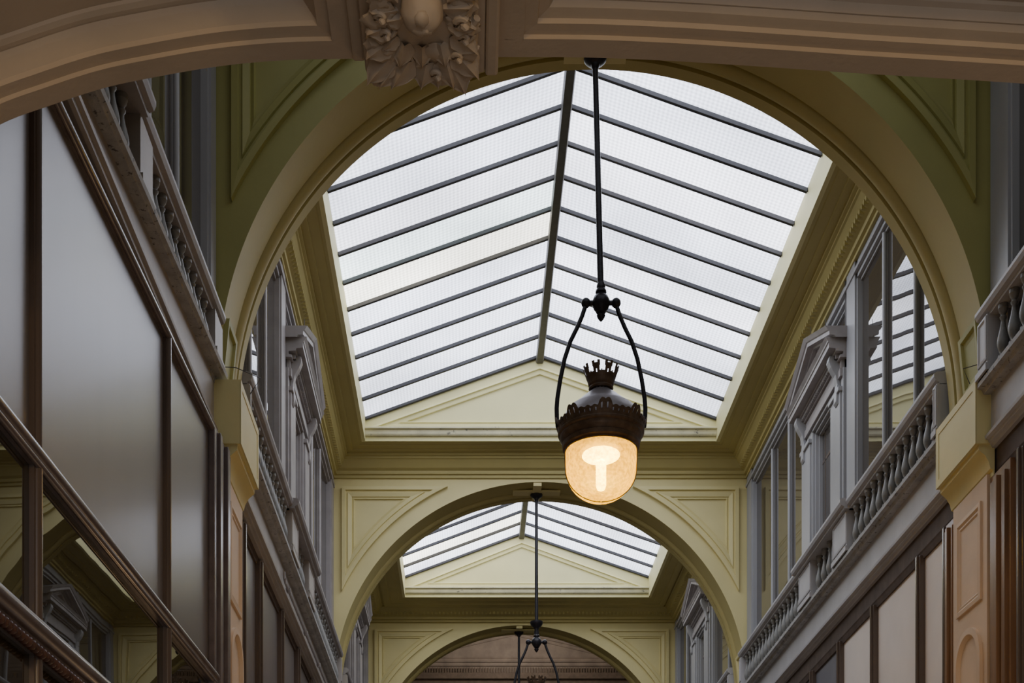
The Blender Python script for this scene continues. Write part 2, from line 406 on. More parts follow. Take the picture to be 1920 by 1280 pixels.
def gable(d, x0, x1, zh, zb, ze, xr, zr, label, m='cream_gable', mbase='cream_stained', dent=False):
    g = empty('gable_pediment', ((x0+x1)/2, d, zh)); tag(g, label, 'pediment', 'triangular gables at the skylight ends')
    f = lambda u, v, h: (u, d-h, v)
    mb = MB(); mb.loft([[f(u, v, h) for u, v in [(x0, zh+.004), (x1, zh+.004), (x1, ze), (xr, zr), (x0, ze)]] for h in (-.15, 0)])
    mb.build('tympanum_wall', m, g)
    k = .10; s = (zr-ze)/(xr-x0)
    tri = [(x0+.012, zb), (x1-.012, zb), (xr, zr-.105)]
    mb = MB(); panel(mb, tri, [(0, -.001), (0, .022), (.016, .026), (.020, .012), (.045, .010), (.050, .020), (.058, .018), (.06, .004), (.064, .003)], f)
    mb.build('raking_moulding', m, g)
    mb = MB(); pr = [(0, zb-.065), (.02, zb-.062), (.028, zb-.05), (.03, zb-.02), (.05, zb-.012), (.05, zb), (.03, zb+.01), (0, zb+.018)]
    vs = [(x0, d-h, z) for h, z in pr]+[(x1, d-h, z) for h, z in pr]; n = len(pr)
    mb.add(vs, [tuple(range(n)), tuple(range(2*n-1, n-1, -1))]+[(i, (i+1)%n, n+(i+1)%n, n+i) for i in range(n)])
    mb.build('base_ledge', mbase, g)
    if dent:
        mb = MB(); x = x0
        while x < x1-.03: mb.box(x, x+.022, d-.03, d, zb-.15, zb-.085); x += .036
        mb.build('dentil_course', 'dentil_brown', g)
    return g
H0 = (-.87, 2.1, 3.3, 5.9); H1 = (-.873, 2.10, 6.93, 11.30); H2 = (-.717, 2.048, 12.3, 15.15)
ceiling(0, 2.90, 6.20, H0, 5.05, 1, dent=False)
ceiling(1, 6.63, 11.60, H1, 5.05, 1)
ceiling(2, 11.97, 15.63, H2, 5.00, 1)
skylight(1, H1, 5.05, 5.25, .606, 5.78, .3375, 'pane', 'ridged glass skylight over the nearer bay')
skylight(2, H2, 5.00, 5.24, .606, 5.733, .335, 'pane', 'ridged glass skylight beyond the second arch')
skylight(3, H0, 5.05, 5.25, .606, 5.78, .34, 'pane_dim', 'ridged glass skylight over the camera')
gable(11.30, -.873, 2.10, 5.05, 5.155, 5.25, .606, 5.78, 'cream triangular gable under the near skylight, directly behind the lit lantern')
gable(15.15, -.717, 2.048, 5.00, 5.105, 5.24, .606, 5.733, 'smaller cream gable with peeling sooty base ledge beyond the second arch')
# closing walls over the skylight ends
for y in (6.93, 12.3, 3.3, 5.9):
    pass

# end bay with the pinkish gable
gable(18.1, -1.181, 2.432, 4.93, 5.10, 4.97, .625, 5.62, 'weathered pinkish brown gable seen through the farthest arch', 'pink_dirty', 'pink_dirty', dent=True)
mb = MB(); mb.box(XL, XR, 18.1, 20, 4.80, 4.93); mb.box(XL, XR, 18.04, 18.12, 4.86, 4.94); st(mb.build('ceiling_3', 'dentil_brown'))
mb = MB()
for sd, xe in ((0, XL), (1, XR)):
    mb.add([(xe, 15.94, 5.0), (.625, 15.94, 5.66), (.625, 18.09, 5.66), (xe, 18.09, 5.0)], [(0, 1, 2, 3)])
st(mb.build('ceiling_4', 'pink_dirty'))
mb = MB(); mb.box(XL, XR, 18.3, 18.36, 4.5, 4.8); mb.box(XL, XR, 18.22, 18.36, 4.66, 4.70); st(mb.build('trim_1', 'dentil_brown'))

# ------------------------------------------------------------------ fascias, balustrades, gallery windows
trim_n = [2]
def fascia(S, y0, y1, m='grey_fascia', dz0=0, dz1=0, slim=False):
    """ledge, flat band and lower cornice along one bay"""
    g = empty('trim_%d' % trim_n[0], (S.x(0), (y0+y1)/2, 2.6)); st(g); trim_n[0] += 1
    bt = 2.967; bv = .02
    b0 = 2.80 if slim else 2.765
    if slim: bt = 2.99; bv = .008
    mb = MB(); n0 = [(-.05, 2.965), (.055, 2.965), (.065, 2.985), (.085, 2.99), (.085, 3.012), (.075, 3.02), (-.05, 3.02)]
    if slim: n0 = [(-.05, 2.99), (.045, 2.99), (.05, 2.996), (.060, 3.0), (.064, 3.018), (-.05, 3.02)]
    mb.extr([(S.x(v), z) for v, z in n0], y0, y1, dz0, dz1); mb.build('ledge', 'flaking', g)
    mb = MB(); vs = []
    for (v, z, k) in [(-.05, b0, 0), (bv, b0, 0), (bv, bt, 1), (-.05, bt, 1)]:
        vs.append((S.x(v), y0, z+k*dz0))
    for (v, z, k) in [(-.05, b0, 0), (bv, b0, 0), (bv, bt, 1), (-.05, bt, 1)]:
        vs.append((S.x(v), y1, z+k*dz1))
    mb.add(vs, [(0,1,2,3),(7,6,5,4),(0,4,5,1),(1,5,6,2),(2,6,7,3),(3,7,4,0)])
    mb.build('flat_band', m, g)
    mb = MB(); n1 = [(-.05, 2.725), (.012, 2.725), (.018, 2.738), (.03, 2.742), (.034, 2.755), (.048, 2.76), (.05, 2.774), (.04, 2.779), (-.05, 2.78)]
    if slim: n1 = [(-.05, 2.762), (.0, 2.762), (.012, 2.768), (.014, 2.785), (.026, 2.79), (.028, 2.803), (-.05, 2.806)]
    mb.extr([(S.x(v), z) for v, z in n1], y0, y1); mb.build('lower_cornice', m, g)
    return g
fascia(R_, 2.9, 6.2); fascia(R_, 6.63, 11.6); fascia(R_, 11.97, 15.63); fascia(R_, 15.93, 18.1)
fascia(L_, 2.95, 6.2, 'grey_warm', -.20, .06, True); fascia(L_, 6.63, 11.6, 'grey_warm'); fascia(L_, 11.97, 15.63, 'grey_warm'); fascia(L_, 15.93, 18.1, 'grey_warm')

BAL = [(.030, 0), (.030, .022), (.020, .026), (.018, .032), (.026, .045), (.034, .068), (.035, .085), (.030, .108), (.020, .138), (.0135, .165), (.0125, .178), (.019, .186), (.020, .192), (.014, .198),
       (.015, .206), (.023, .214), (.0265, .226), (.029, .228), (.029, .25)]
def baluster(S, parent, y, z0, z1, dv=0, proto={}):
    k = (z1-z0)/.25
    key = round(k, 3)
    c = (S.x(.045+dv), y, z0)
    if key in proto:
        o = proto[key].copy(); COL.objects.link(o); o.parent = parent
    else:
        b = MB(); po = parent['_o']; b.lathe([(r*.76, z*k) for r, z in BAL], po, 14)
        o = b.build('baluster', 'stonegrey', parent, smooth=True); proto[key] = o
    po = parent['_o']; o.location = (c[0]-po[0], c[1]-po[1], c[2]-po[2]); return o
def balustrade(S, segs, peds, ys, label, zl=lambda y: 3.02, group='stone balustrades below the gallery windows', dv=0, rz=None):
    rf = rz or (lambda y: 0)
    y0 = min(a for a, b, v in segs); y1 = max(b for a, b, v in segs)
    g = empty('balustrade', (S.x(.045), (y0+y1)/2, 3.02)); tag(g, label, 'balustrade', group)
    for a, b, v in segs:
        m_ = MB(); pr = [(-.02, 3.272), (.072+v, 3.272), (.076+v, 3.286), (.092+v, 3.292), (.10+v, 3.31), (.10+v, 3.325), (.085+v, 3.335), (-.02, 3.338)]
        m_.extr([(S.x(q+dv), z) for q, z in pr], a, b, rf(a), rf(b)); m_.build('handrail', 'grey_aed' if not S.right else 'grey_fascia', g)
    for a, b in peds:
        m_ = MB(); zz = min(zl(a), zl(b))
        S.box(m_, -.02, .085+dv, a, b, zz, 3.275+min(rf(a), rf(b))); S.box(m_, -.02, .096+dv, a-.008, b+.008, zz, zz+.03)
        if rz is None: panel(m_, rect(a+.005, b-.005, zz+.05, 3.27), [(0, .085), (0, .090), (.012, .092), (.02, .086), (.022, .086)], S.f())
        m_.build('pedestal', 'grey_fascia' if S.right else 'grey_warm', g)
    for y in ys: baluster(S, g, y, zl(y), 3.274+rf(y), dv)
    return g
def fr(a, b, s): 
    n = int(round((b-a)/s)); return [a+(b-a)*i/n for i in range(n+1)]
for S, w in ((R_, 'right'), (L_, 'left')):
    balustrade(S, [(6.675, 8.30, 0), (8.24, 9.50, .035), (9.44, 11.54, 0)], [(6.675, 6.73), (8.27, 8.58), (9.14, 9.46), (11.47, 11.54)],
               fr(6.80, 8.19, .118)+fr(8.66, 9.06, .12)+fr(9.56, 11.40, .119), 'long grey balustrade on the %s wall between the nearest and second arches' % w)
    balustrade(S, [(12.015, 13.2, 0), (13.14, 14.4, .035), (14.34, 15.575, 0)], [(12.015, 12.07), (13.17, 13.40), (14.16, 14.36), (15.5, 15.575)],
               fr(12.14, 13.08, .12)+fr(13.5, 14.08, .12)+fr(14.45, 15.42, .12), 'short grey balustrade on the %s wall beyond the second arch' % w)
zlL = lambda y: 3.078-.08*(6.2-y)
balustrade(L_, [(2.9, 4.62, .035), (4.56, 6.14, 0)], [(4.60, 4.78), (5.96, 6.14)], fr(3.3, 4.5, .118)+fr(4.86, 5.88, .1135), 'balustrade at upper left with bulbous balusters, partly behind the foreground arch', zlL, dv=-.035, rz=lambda y: -.005-.05*(6.2-y))
balustrade(R_, [(2.9, 4.62, .035), (4.56, 6.14, 0)], [(4.60, 4.78), (6.03, 6.14)], fr(3.3, 4.5, .118)+fr(4.86, 5.95, .118), 'cropped balustrade at the far right edge with one or two balusters showing')

win_n = [4]
def screen(S, a, b, mull, top=4.87, gt=4.73, sa=.10, sb=.10, m='grey', bot=3.30):
    w = empty('window_%d' % win_n[0], (S.x(0), (a+b)/2, bot)); st(w); win_n[0] += 1
    mb = MB(); S.box(mb, -.055, -.032, a, b, bot-.28, top); mb.build('glass', 'glass_up', w)
    mb = MB(); S.box(mb, -.05, .0, a, b, gt+.02, top); S.box(mb, -.05, .02, a, b, gt+.05, gt+.075); S.box(mb, -.05, -.02, a, b, gt, gt+.03); mb.build('top_rail', m, w)
    for y0, y1 in ((a, a+sa), (b-sb, b)):
        mb = MB(); S.box(mb, -.05, .0, y0, y1, bot-.28, top); S.box(mb, -.05, .012, y0+.02, y1-.02, bot-.28, top)
        mb.build('stile', m, w)
    for y in mull:
        mb = MB(); x = S.x(-.016)
        mb.lathe([(.014, bot-.28), (.014, gt)], (x, y, 0), 14); S.box(mb, -.04, -.02, y-.010, y+.010, bot-.28, gt+.01)
        mb.build('mullion', m, w, smooth=True)
    return w
def aedicule(S, c, label, hw=.53, z0=3.30):
    g = empty('pedimented_window', (S.x(0), c, z0)); tag(g, label, 'window', 'windows with triangular pediments'); g['kind'] = 'thing'
    m = 'grey_aed' if not S.right else 'grey'
    f = S.f()
    b = MB(); S.box(b, -.05, -.045, c-.26, c+.26, z0-.27, 4.24); b.build('glass', 'glass_up', g)
    for sg in (-1, 1):
        y0, y1 = sorted((c+sg*.235, c+sg*(hw-.01)))
        b = MB(); S.box(b, -.06, .028, y0, y1, z0-.27, 4.30)
        S.box(b, -.06, .042, y0+.03, y1-.03, z0-.27, 4.16)
        S.box(b, -.06, .055, y0+.02, y1-.02, 4.16, 4.19)
        b.build('pilaster_strip', m, g, bevel=.003)
        b = MB()                                             # scrolled console
        yc = c+sg*(hw-.10); w = .03
        prof = [(.03, 4.10), (.045, 4.09), (.058, 4.11), (.056, 4.16), (.05, 4.22), (.062, 4.28), (.09, 4.33), (.105, 4.37), (.10, 4.40), (.03, 4.40)]
        b.extr([(S.x(v), z) for v, z in prof], yc-w, yc+w); b.build('console', m, g, bevel=.003)
    b = MB()                                                 # inner casing
    for k, (t, v) in enumerate(((.0, .03), (.022, .012), (.04, -.01))):
        for sg in (-1, 1):
            y = c+sg*(.25-t); S.box(b, -.05, v, y-.012, y+.012, z0-.27, 4.25-t)
        S.box(b, -.05, v, c-.25+t, c+.25-t, 4.25-t-.024, 4.25-t)
    b.build('casing', m, g)
    b = MB(); S.box(b, -.05, -.03, c-.2, c+.2, 3.98, 4.0); S.box(b, -.05, -.03, c+.12, c+.135, z0-.27, 4.19); b.build('glazing_bar', 'mullion', g)
    b = MB(); S.box(b, -.06, .045, c-hw+.02, c+hw-.02, 4.25, 4.30); S.box(b, -.06, .035, c-hw+.03, c+hw-.03, 4.30, 4.36)
    b.build('frieze', 'grey_aed', g)
    b = MB(); y = c-hw+.04
    while y < c+hw-.05: S.box(b, .02, .068, y, y+.017, 4.372, 4.398); y += .030
    b.build('dentil_course', 'grey_aed', g)
    b = MB(); pr = [(-.06, 4.36), (.05, 4.36), (.05, 4.375), (.03, 4.38), (.03, 4.398), (.075, 4.40), (.08, 4.415), (.122, 4.42), (.122, 4.452), (.128, 4.456), (.13, 4.468), (.145, 4.49), (-.06, 4.49)]
    b.extr([(S.x(v), z) for v, z in pr], c-hw, c+hw); b.build('cornice', 'grey_aed', g)
    tp = .235
    for sg in (-1, 1):
        b = MB(); pr = [(-.06, 0), (.085, 0), (.09, .012), (.125, .016), (.127, .040), (.135, .046), (.152, .072), (-.06, .072)]
        ya = c+sg*(hw+.025); n = len(pr)
        vs = [(S.x(v), ya, 4.475+z) for v, z in pr]+[(S.x(v), c, 4.475+tp-.03+z) for v, z in pr]
        b.add(vs, [tuple(range(n)), tuple(range(2*n-1, n-1, -1))]+[(i, (i+1)%n, n+(i+1)%n, n+i) for i in range(n)])
        b.build('raking_cornice', 'grey_aed', g)
    tri = [(c-hw+.02, 4.488), (c+hw-.02, 4.488), (c, 4.475+tp-.02)]
    b = MB(); panel(b, tri, [(0, -.05), (0, .055), (.02, .06), (.026, .035), (.04, .032)], f); b.build('tympanum', 'grey_aed', g)
    tr2 = inset(tri, .045)
    b = MB(); b.loft([[f(u, v, h) for u, v in tr2] for h in (.028, .034)]); b.build('tympanum_recess', 'mullion', g)
    return g
for S, w in ((R_, 'right'), (L_, 'left')):
    mm = 'grey' if S.right else 'grey_aed'
    screen(S, 6.63, 8.55, [7.29, 7.84], sb=.22, m=mm); screen(S, 8.55, 9.59, [], sa=.04, sb=.04, m=mm); screen(S, 9.59, 11.60, [10.16, 10.72], sa=.06, sb=.22, m=mm)
    screen(S, 11.97, 13.28, [12.5], m=mm); screen(S, 13.28, 14.32, [], sa=.04, sb=.04, m=mm); screen(S, 14.32, 15.63, [14.9], sb=.15, m=mm)
    screen(S, 15.93, 18.1, [16.6, 17.3], m=mm)
    aedicule(S, 9.07, 'grey window with triangular pediment on the %s wall, before the second arch' % w)
    aedicule(S, 13.80, 'small distant grey window with triangular pediment on the %s wall, beyond the second arch' % w)
screen(L_, 2.9, 6.2, [3.6, 4.3, 4.98, 5.46], sb=.16, m='grey'); screen(R_, 2.9, 6.2, [4.0, 4.8], sb=.24, m='grey')

# ------------------------------------------------------------------ shop fronts
def sbar(mb, S, v0, v1, y0, y1, za0, za1, zb0, zb1):
    """a rail along the wall whose lower/upper heights differ at both ends"""
    vs = [(S.x(v0), y0, za0), (S.x(v1), y0, za0), (S.x(v1), y0, za1), (S.x(v0), y0, za1), (S.x(v0), y1, zb0), (S.x(v1), y1, zb0), (S.x(v1), y1, zb1), (S.x(v0), y1, zb1)]
    mb.add(vs, [(0,1,2,3),(7,6,5,4),(0,4,5,1),(1,5,6,2),(2,6,7,3),(3,7,4,0)])
# left, camera bay
g = empty('shopfront', (XL, 3.67, -1.6)); g.rotation_euler = (0, 0, -math.atan(.026)); tag(g, 'tall dark shopfront at left with satin grey brown panels above reflecting shop windows', 'shopfront')
S = L_
zt = lambda y: 2.69
zm = lambda y: 1.612
zlw = lambda y: 1.11
mulls = [2.96, 3.67, 5.10, 5.86]
for a, b in zip(mulls[:-1], mulls[1:]):
    mb = MB(); sbar(mb, S, -.04, -.02, a, b, zm(a)-.02, zt(a), zm(b)-.02, zt(b)); mb.build('upper_panel', 'panel_dark', g)
    mb = MB(); sbar(mb, S, -.035, -.02, a, b, zlw(a)-.02, zm(a)-.02, zlw(b)-.02, zm(b)-.02); mb.build('shop_window', 'glass_shop', g)
    mb = MB(); sbar(mb, S, -.04, -.02, a, b, -.9, zlw(a)-.06, -.9, zlw(b)-.06); mb.build('lower_window', 'glass_shop', g)
for y in mulls[:-1]:
    mb = MB()
    w = .022 if y < 5 else .018
    S.box(mb, -.04, -.006, y-w, y+w, -.9, zt(y))
    mb.lathe([(.016, -.9), (.016, zt(y))], (S.x(-.008), y+.004, 0), 14)
    mb.build('mullion', 'mullion', g, smooth=True)
mb = MB()
for k, (y0, v) in enumerate(((5.86, .0), (5.93, .012), (6.0, .002), (6.07, .016), (6.13, .006))):
    S.box(mb, -.05, v+.01, y0, y0+.045, -1.6, 2.69)
S.box(mb, -.05, -.01, 5.86, 6.185, -1.6, 2.69); mb.build('fluted_casing', 'mullion_mauve', g, bevel=.004)
a, b = 2.96, 5.95
mb = MB(); sbar(mb, S, -.04, .004, a, b, zm(a)-.045, zm(a)+.0, zm(b)-.045, zm(b)); 
for dz, r in ((-.012, .020), (-.036, .012)): mb.tube([(S.x(.0), a, zm(a)+dz), (S.x(.0), b, zm(b)+dz)], r, 12)
mb.build('transom', 'mullion_mauve', g, smooth=True)
mb = MB(); mb.tube([(S.x(.01), a, zlw(a)), (S.x(.01), b, zlw(b))], .028, 12); sbar(mb, S, -.04, .01, a, b, zlw(a)-.06, zlw(a), zlw(b)-.06, zlw(b)); mb.build('lower_rail', 'mullion_mauve', g, smooth=True)
mb = MB(); y = 2.96
while y < 5.9: mb.ball((S.x(.01), y, zlw(y)-.055), .016, 8, 6); y += .028
mb.build('beaded_edge', 'wood_dark', g, smooth=True)
mb = MB(); mb.tube([(S.x(-.005), a, zt(a)-.005), (S.x(-.005), b+.2, zt(b)-.005)], .016, 10); sbar(mb, S, -.04, -.01, a, b+.2, zt(a)-.02, zt(a)+.02, zt(b)-.02, zt(b)+.02); mb.build('top_bead', 'mullion_mauve', g, smooth=True)
mb = MB(); sbar(mb, S, -.05, -.035, a, 6.18, zt(a), 2.77, zt(6.2), 2.77); mb.build('shadow_gap', 'black', g)
mb = MB(); S.box(mb, -.04, .03, a, 6.18, -1.6, -.9); mb.build('stall_riser', 'wood_dark', g, bevel=.01)

def shopfront(S, y0, y1, ytop, mull, cols, mmat, label, cas=(), group='shopfronts along the passage'):
    g = empty('shopfront', (S.x(0), (y0+y1)/2, -1.6)); tag(g, label, 'shopfront')
    ys = [y0]+sorted(mull)+[y1]
    for i in range(len(ys)-1):
        mb = MB(); S.box(mb, -.05, -.03, ys[i], ys[i+1], 1.2, ytop); mb.build('upper_panel', cols[i], g)
        mb = MB(); S.box(mb, -.05, -.03, ys[i], ys[i+1], -.9, 1.16); mb.build('shop_window', 'glass_shop', g)
    for y in mull:
        mb = MB(); S.box(mb, -.04, .0, y-.028, y+.028, -.9, ytop+.01); S.box(mb, -.04, .012, y-.012, y+.012, -.9, ytop+.01); mb.build('mullion', mmat, g, bevel=.004)
    mb = MB(); pr = [(-.05, ytop-.01), (-.02, ytop-.01), (-.012, ytop+.02), (-.008, ytop+.03), (-.008, 2.726), (-.05, 2.726)]
    mb.extr([(S.x(v), z) for v, z in pr], y0, y1); mb.build('head_rail', 'mullion_matte', g)
    mb = MB(); S.box(mb, -.04, .03, y0, y1, 1.15, 1.21); mb.build('transom', mmat, g, bevel=.01)
    mb = MB(); S.box(mb, -.04, .03, y0, y1, -1.6, -.9); mb.build('stall_riser', mmat, g, bevel=.01)
    for a, b, m in cas:
        mb = MB(); S.box(mb, -.05, .005, a, b, -1.6, 2.60); w = b-a
        for k in range(3): S.box(mb, -.05, .02+.012*(k%2), a+w*(.12+.28*k), a+w*(.30+.28*k), -1.6, 2.56)
        mb.build('fluted_casing', m, g, bevel=.003)
    return g
shopfront(R_, 6.63, 11.6, 2.59, [6.80, 7.21, 8.03, 8.76, 9.46, 10.2, 10.9], ['panel_cream', 'panel_cream', 'panel_cream', 'panel_cream', 'panel_slate', 'panel_slate', 'panel_slate', 'panel_slate'], 'mullion',
          'shopfront under the right balustrade with pale panels and brown mullions', [(6.63, 6.775, 'wood')])
shopfront(R_, 2.9, 6.2, 2.59, [3.6, 4.4, 5.2, 5.72, 5.88], ['panel_cream', 'panel_cream', 'panel_cream', 'panel_cream', 'panel_cream', 'panel_cream'], 'mullion',
          'sliver of brown wooden shopfront at the right edge beside the peach pilaster', [(5.97, 6.2, 'wood')])
shopfront(L_, 6.63, 11.6, 2.70, [7.03, 7.60, 8.48, 9.3, 10.1, 10.9], ['panel_dark']*7, 'mullion', 'dark panelled shopfront under the left balustrade, beyond the nearest arch')
for S, w in ((R_, 'right'), (L_, 'left')):
    shopfront(S, 11.97, 15.63, 2.6, [12.9, 13.8, 14.7], ['panel_dark']*4, 'mullion', 'dark shopfront on the %s wall beyond the second arch' % w)

# ------------------------------------------------------------------ foreground arch
OP = [(-420, 760), (-330, 540), (-200, 385), (-100, 298), (0, 234), (100, 196), (200, 164), (300, 143), (400, 126), (480, 117), (560, 112), (680, 110), (800, 108), (930, 107), (1100, 108), (1250, 114), (1350, 120),
      (1500, 130), (1600, 137), (1750, 146), (1920, 157), (2150, 175), (2500, 215), (2900, 290), (3050, 330)]
OP = [((x-878)/862, (1945-y)/862) for x, y in OP]
def oz(x):
    for i in range(len(OP)-1):
        if x <= OP[i+1][0] or i == len(OP)-2:
            p0 = OP[max(i-1, 0)]; p1 = OP[i]; p2 = OP[i+1]; p3 = OP[min(i+2, len(OP)-1)]
            t = (x-p1[0])/(p2[0]-p1[0]); h = p2[0]-p1[0]
            m1 = (p2[1]-p0[1])/(p2[0]-p0[0]); m2 = (p3[1]-p1[1])/(p3[0]-p1[0])
            return (2*t**3-3*t**2+1)*p1[1]+(t**3-2*t**2+t)*h*m1+(-2*t**3+3*t**2)*p2[1]+(t**3-t**2)*h*m2
XA, XB = XL+.002, XR-.002
def osurf(x, d, h):
    e = .01; s = (oz(x+e)-oz(x-e))/(2*e); n = math.sqrt(1+s*s)
    return (x+h*s/n*-1, d, oz(x)+h/n)
na = empty('foreground_arch', (.6, 2.6, 1.0)); tag(na, 'low shaded pinkish arch close overhead across the top of the picture', 'arch')
mb = MB(); NX = 500
xs = [XA+(XB-XA)*i/NX for i in range(NX+1)]
DF, DN = 2.90, 2.25
def strip(mb, x0, x1, d0, d1, n=500):
    X = [x0+(x1-x0)*i/n for i in range(n+1)]
    mb.loft([[osurf(x, d, 0) for x in X] for d in (d0, d1)], cap=False, closed=False)
PXA, PXB = -.291, .118      # plain zone that carries the keystone
strip(mb, XA, XB, DF-.052, DF); strip(mb, XA, XB, DN, DN+.052); strip(mb, PXA, PXB, DN+.05, DF-.05, 20)
for d in (DF, DN):
    mb.loft([[(x, d, oz(x)) for x in xs], [(x, d, 5.4) for x in xs]], cap=False, closed=False)
mb.box(XA, XA+.02, DN, DF, -1.6, oz(XA)+.04); mb.box(XB-.02, XB, DN, DF, -1.6, oz(XB)+.04)
mb.build('arch_body', 'pink', na, smooth=True)
def pprof(broad):
    return [(0, -.0), (.0, .010), (.010, .011), (.028, .012), (.030, .022), (.052, .024+broad*.02), (.060, .034+broad*.02), (.064, .034+broad*.02), (.072, .055), (.082, .06), (.085, .066), (.10, .066)]
for x0, x1 in ((XA+.05, PXA), (PXB, XB-.1)):
    mb = MB(); loops = []
    for t, h in pprof(1 if x0 < 0 else .2):
        n = 300; X = [x0+t+(x1-x0-2*t)*i/n for i in range(n+1)]
        loops.append([osurf(x, DF-.052-t, h) for x in X]+[osurf(x, DN+.052+t, h) for x in reversed(X)])
    mb.loft(loops, cap=False)
    t, h = pprof(0)[-1]; X = [x0+t+(x1-x0-2*t)*i/300 for i in range(301)]
    mb.loft([[osurf(x, DF-.052-t, h) for x in X], [osurf(x, DN+.052+t, h) for x in X]], cap=False, closed=False)
    mb.build('sunk_panel', 'pink', na, smooth=False)
# carved keystone
ks = empty('carved_keystone', (-.1, 2.86, 2.05)); tag(ks, 'carved keystone with round boss and leafy scrolls hanging from the foreground arch', 'keystone')
mb = MB(); mb.box(-.222, .036, 2.50, 2.885, 2.085, 2.16); mb.box(-.2, .02, 2.5, 2.875, 2.07, 2.1); mb.box(.036, .064, 2.45, 2.89, 2.082, 2.16); mb.box(-.25, -.222, 2.45, 2.885, 2.11, 2.16)
mb.build('backing_block', 'pink', ks, bevel=.006)
def K(px, py, z): d = 2500*z/(1945-py); return ((px-878)*d/2500, d, z)
mb = MB()                      # central boss with soft features
c = K(791, 20, 2.055); mb.ball(c, .043, 24, 16, (1, 1, .95), .10, 3)
mb.ball((c[0], c[1]-.016, c[2]-.030), .016, 12, 8, (1, 1.2, .8), .2); mb.ball((c[0], c[1]+.008, c[2]-.026), .022, 12, 8, (1.3, .8, .7), .25, 2)
mb.build('round_boss', 'pink', ks, smooth=True)
mb = MB(); rnd = random.Random(5)
def leaf(mb, p, q, w, th, curl, seed):
    """a curled, ribbed acanthus lobe from p to q"""
    p, q = Vector(p), Vector(q); d = q-p; L = d.length; d.normalize(); up = Vector((0, -.55, -.85)).normalized()
    a = d.cross(up).normalized(); up = a.cross(d).normalized()
    if up.z > 0: up = -up
    n, m_ = 10, 8; rows = []
    for i in range(n+1):
        t = i/n; ww = w*math.sin(PI*min(1, .12+.88*t)**.8)*(1+.08*math.sin(t*PI*5+seed)); row = []
        for j in range(m_+1):
            s = j/m_*2-1
            hgt = th*(1-s*s)*(1-.4*t)+curl*t*t*L+th*.14*math.cos(s*PI*2.5)
            row.append(p+d*(L*t)+a*(ww*s)+up*hgt)
        rows.append(row)
    mb.loft(rows, cap=False, closed=False)
lv = [((735, -20), (690, -60), .03), ((850, -20), (895, -60), .03), ((715, -70), (700, -130), .03), ((860, -70), (890, -130), .03), ((791, -60), (791, -110), .03), ((735, 95), (690, 150), .030), ((728, 70), (686, 105), .028), ((730, 40), (684, 60), .026), ((735, 10), (690, 20), .026), ((770, 100), (735, 158), .028), ((800, 105), (790, 158), .03), ((835, 100), (850, 158), .028),
      ((845, 110), (872, 168), .030), ((850, 85), (897, 140), .028), ((850, 55), (896, 95), .026), ((845, 25), (896, 50), .028), ((840, 5), (890, 8), .024), ((760, 70), (750, 120), .024), ((825, 70), (835, 118), .024),
      ((792, 75), (792, 120), .026), ((745, 110), (712, 158), .026), ((815, 120), (822, 160), .022), ((742, 60), (715, 92), .02), ((848, 80), (868, 110), .022), ((748, 25), (715, 35), .02)]
for i, (p, q, w) in enumerate(lv):
    mb = MB(); leaf(mb, K(*p, 2.085), K(*q, 2.064), w*1.3, .026, .05, i*1.7); mb.build('acanthus_leaf', 'pink', ks, smooth=True)
for i in range(40):
    px = rnd.uniform(700, 885); py = rnd.uniform(-60, 150); r = rnd.uniform(.011, .021)
    if abs(px-791) < 58 and py < 75: continue
    mb = MB(); mb.ball(K(px, py, 2.068), r, 12, 8, (1.4, 1.2, .6), .5, i); mb.build('carved_bud', 'pink', ks, smooth=True)
for px, py, r in ((870, 30, .026), (872, 60, .018), (725, 52, .018), (860, 95, .018), (820, 128, .018), (715, 20, .02)):
    mb = MB(); mb.tube([Vector(K(px, py, 2.068))+Vector((math.cos(t)*r*(1-t*.12), math.sin(t)*r*(1-t*.12), -.004-.002*t)) for t in [k*PI/6 for k in range(20)]], r*.30, 8)
    mb.build('scroll', 'pink', ks, smooth=True)

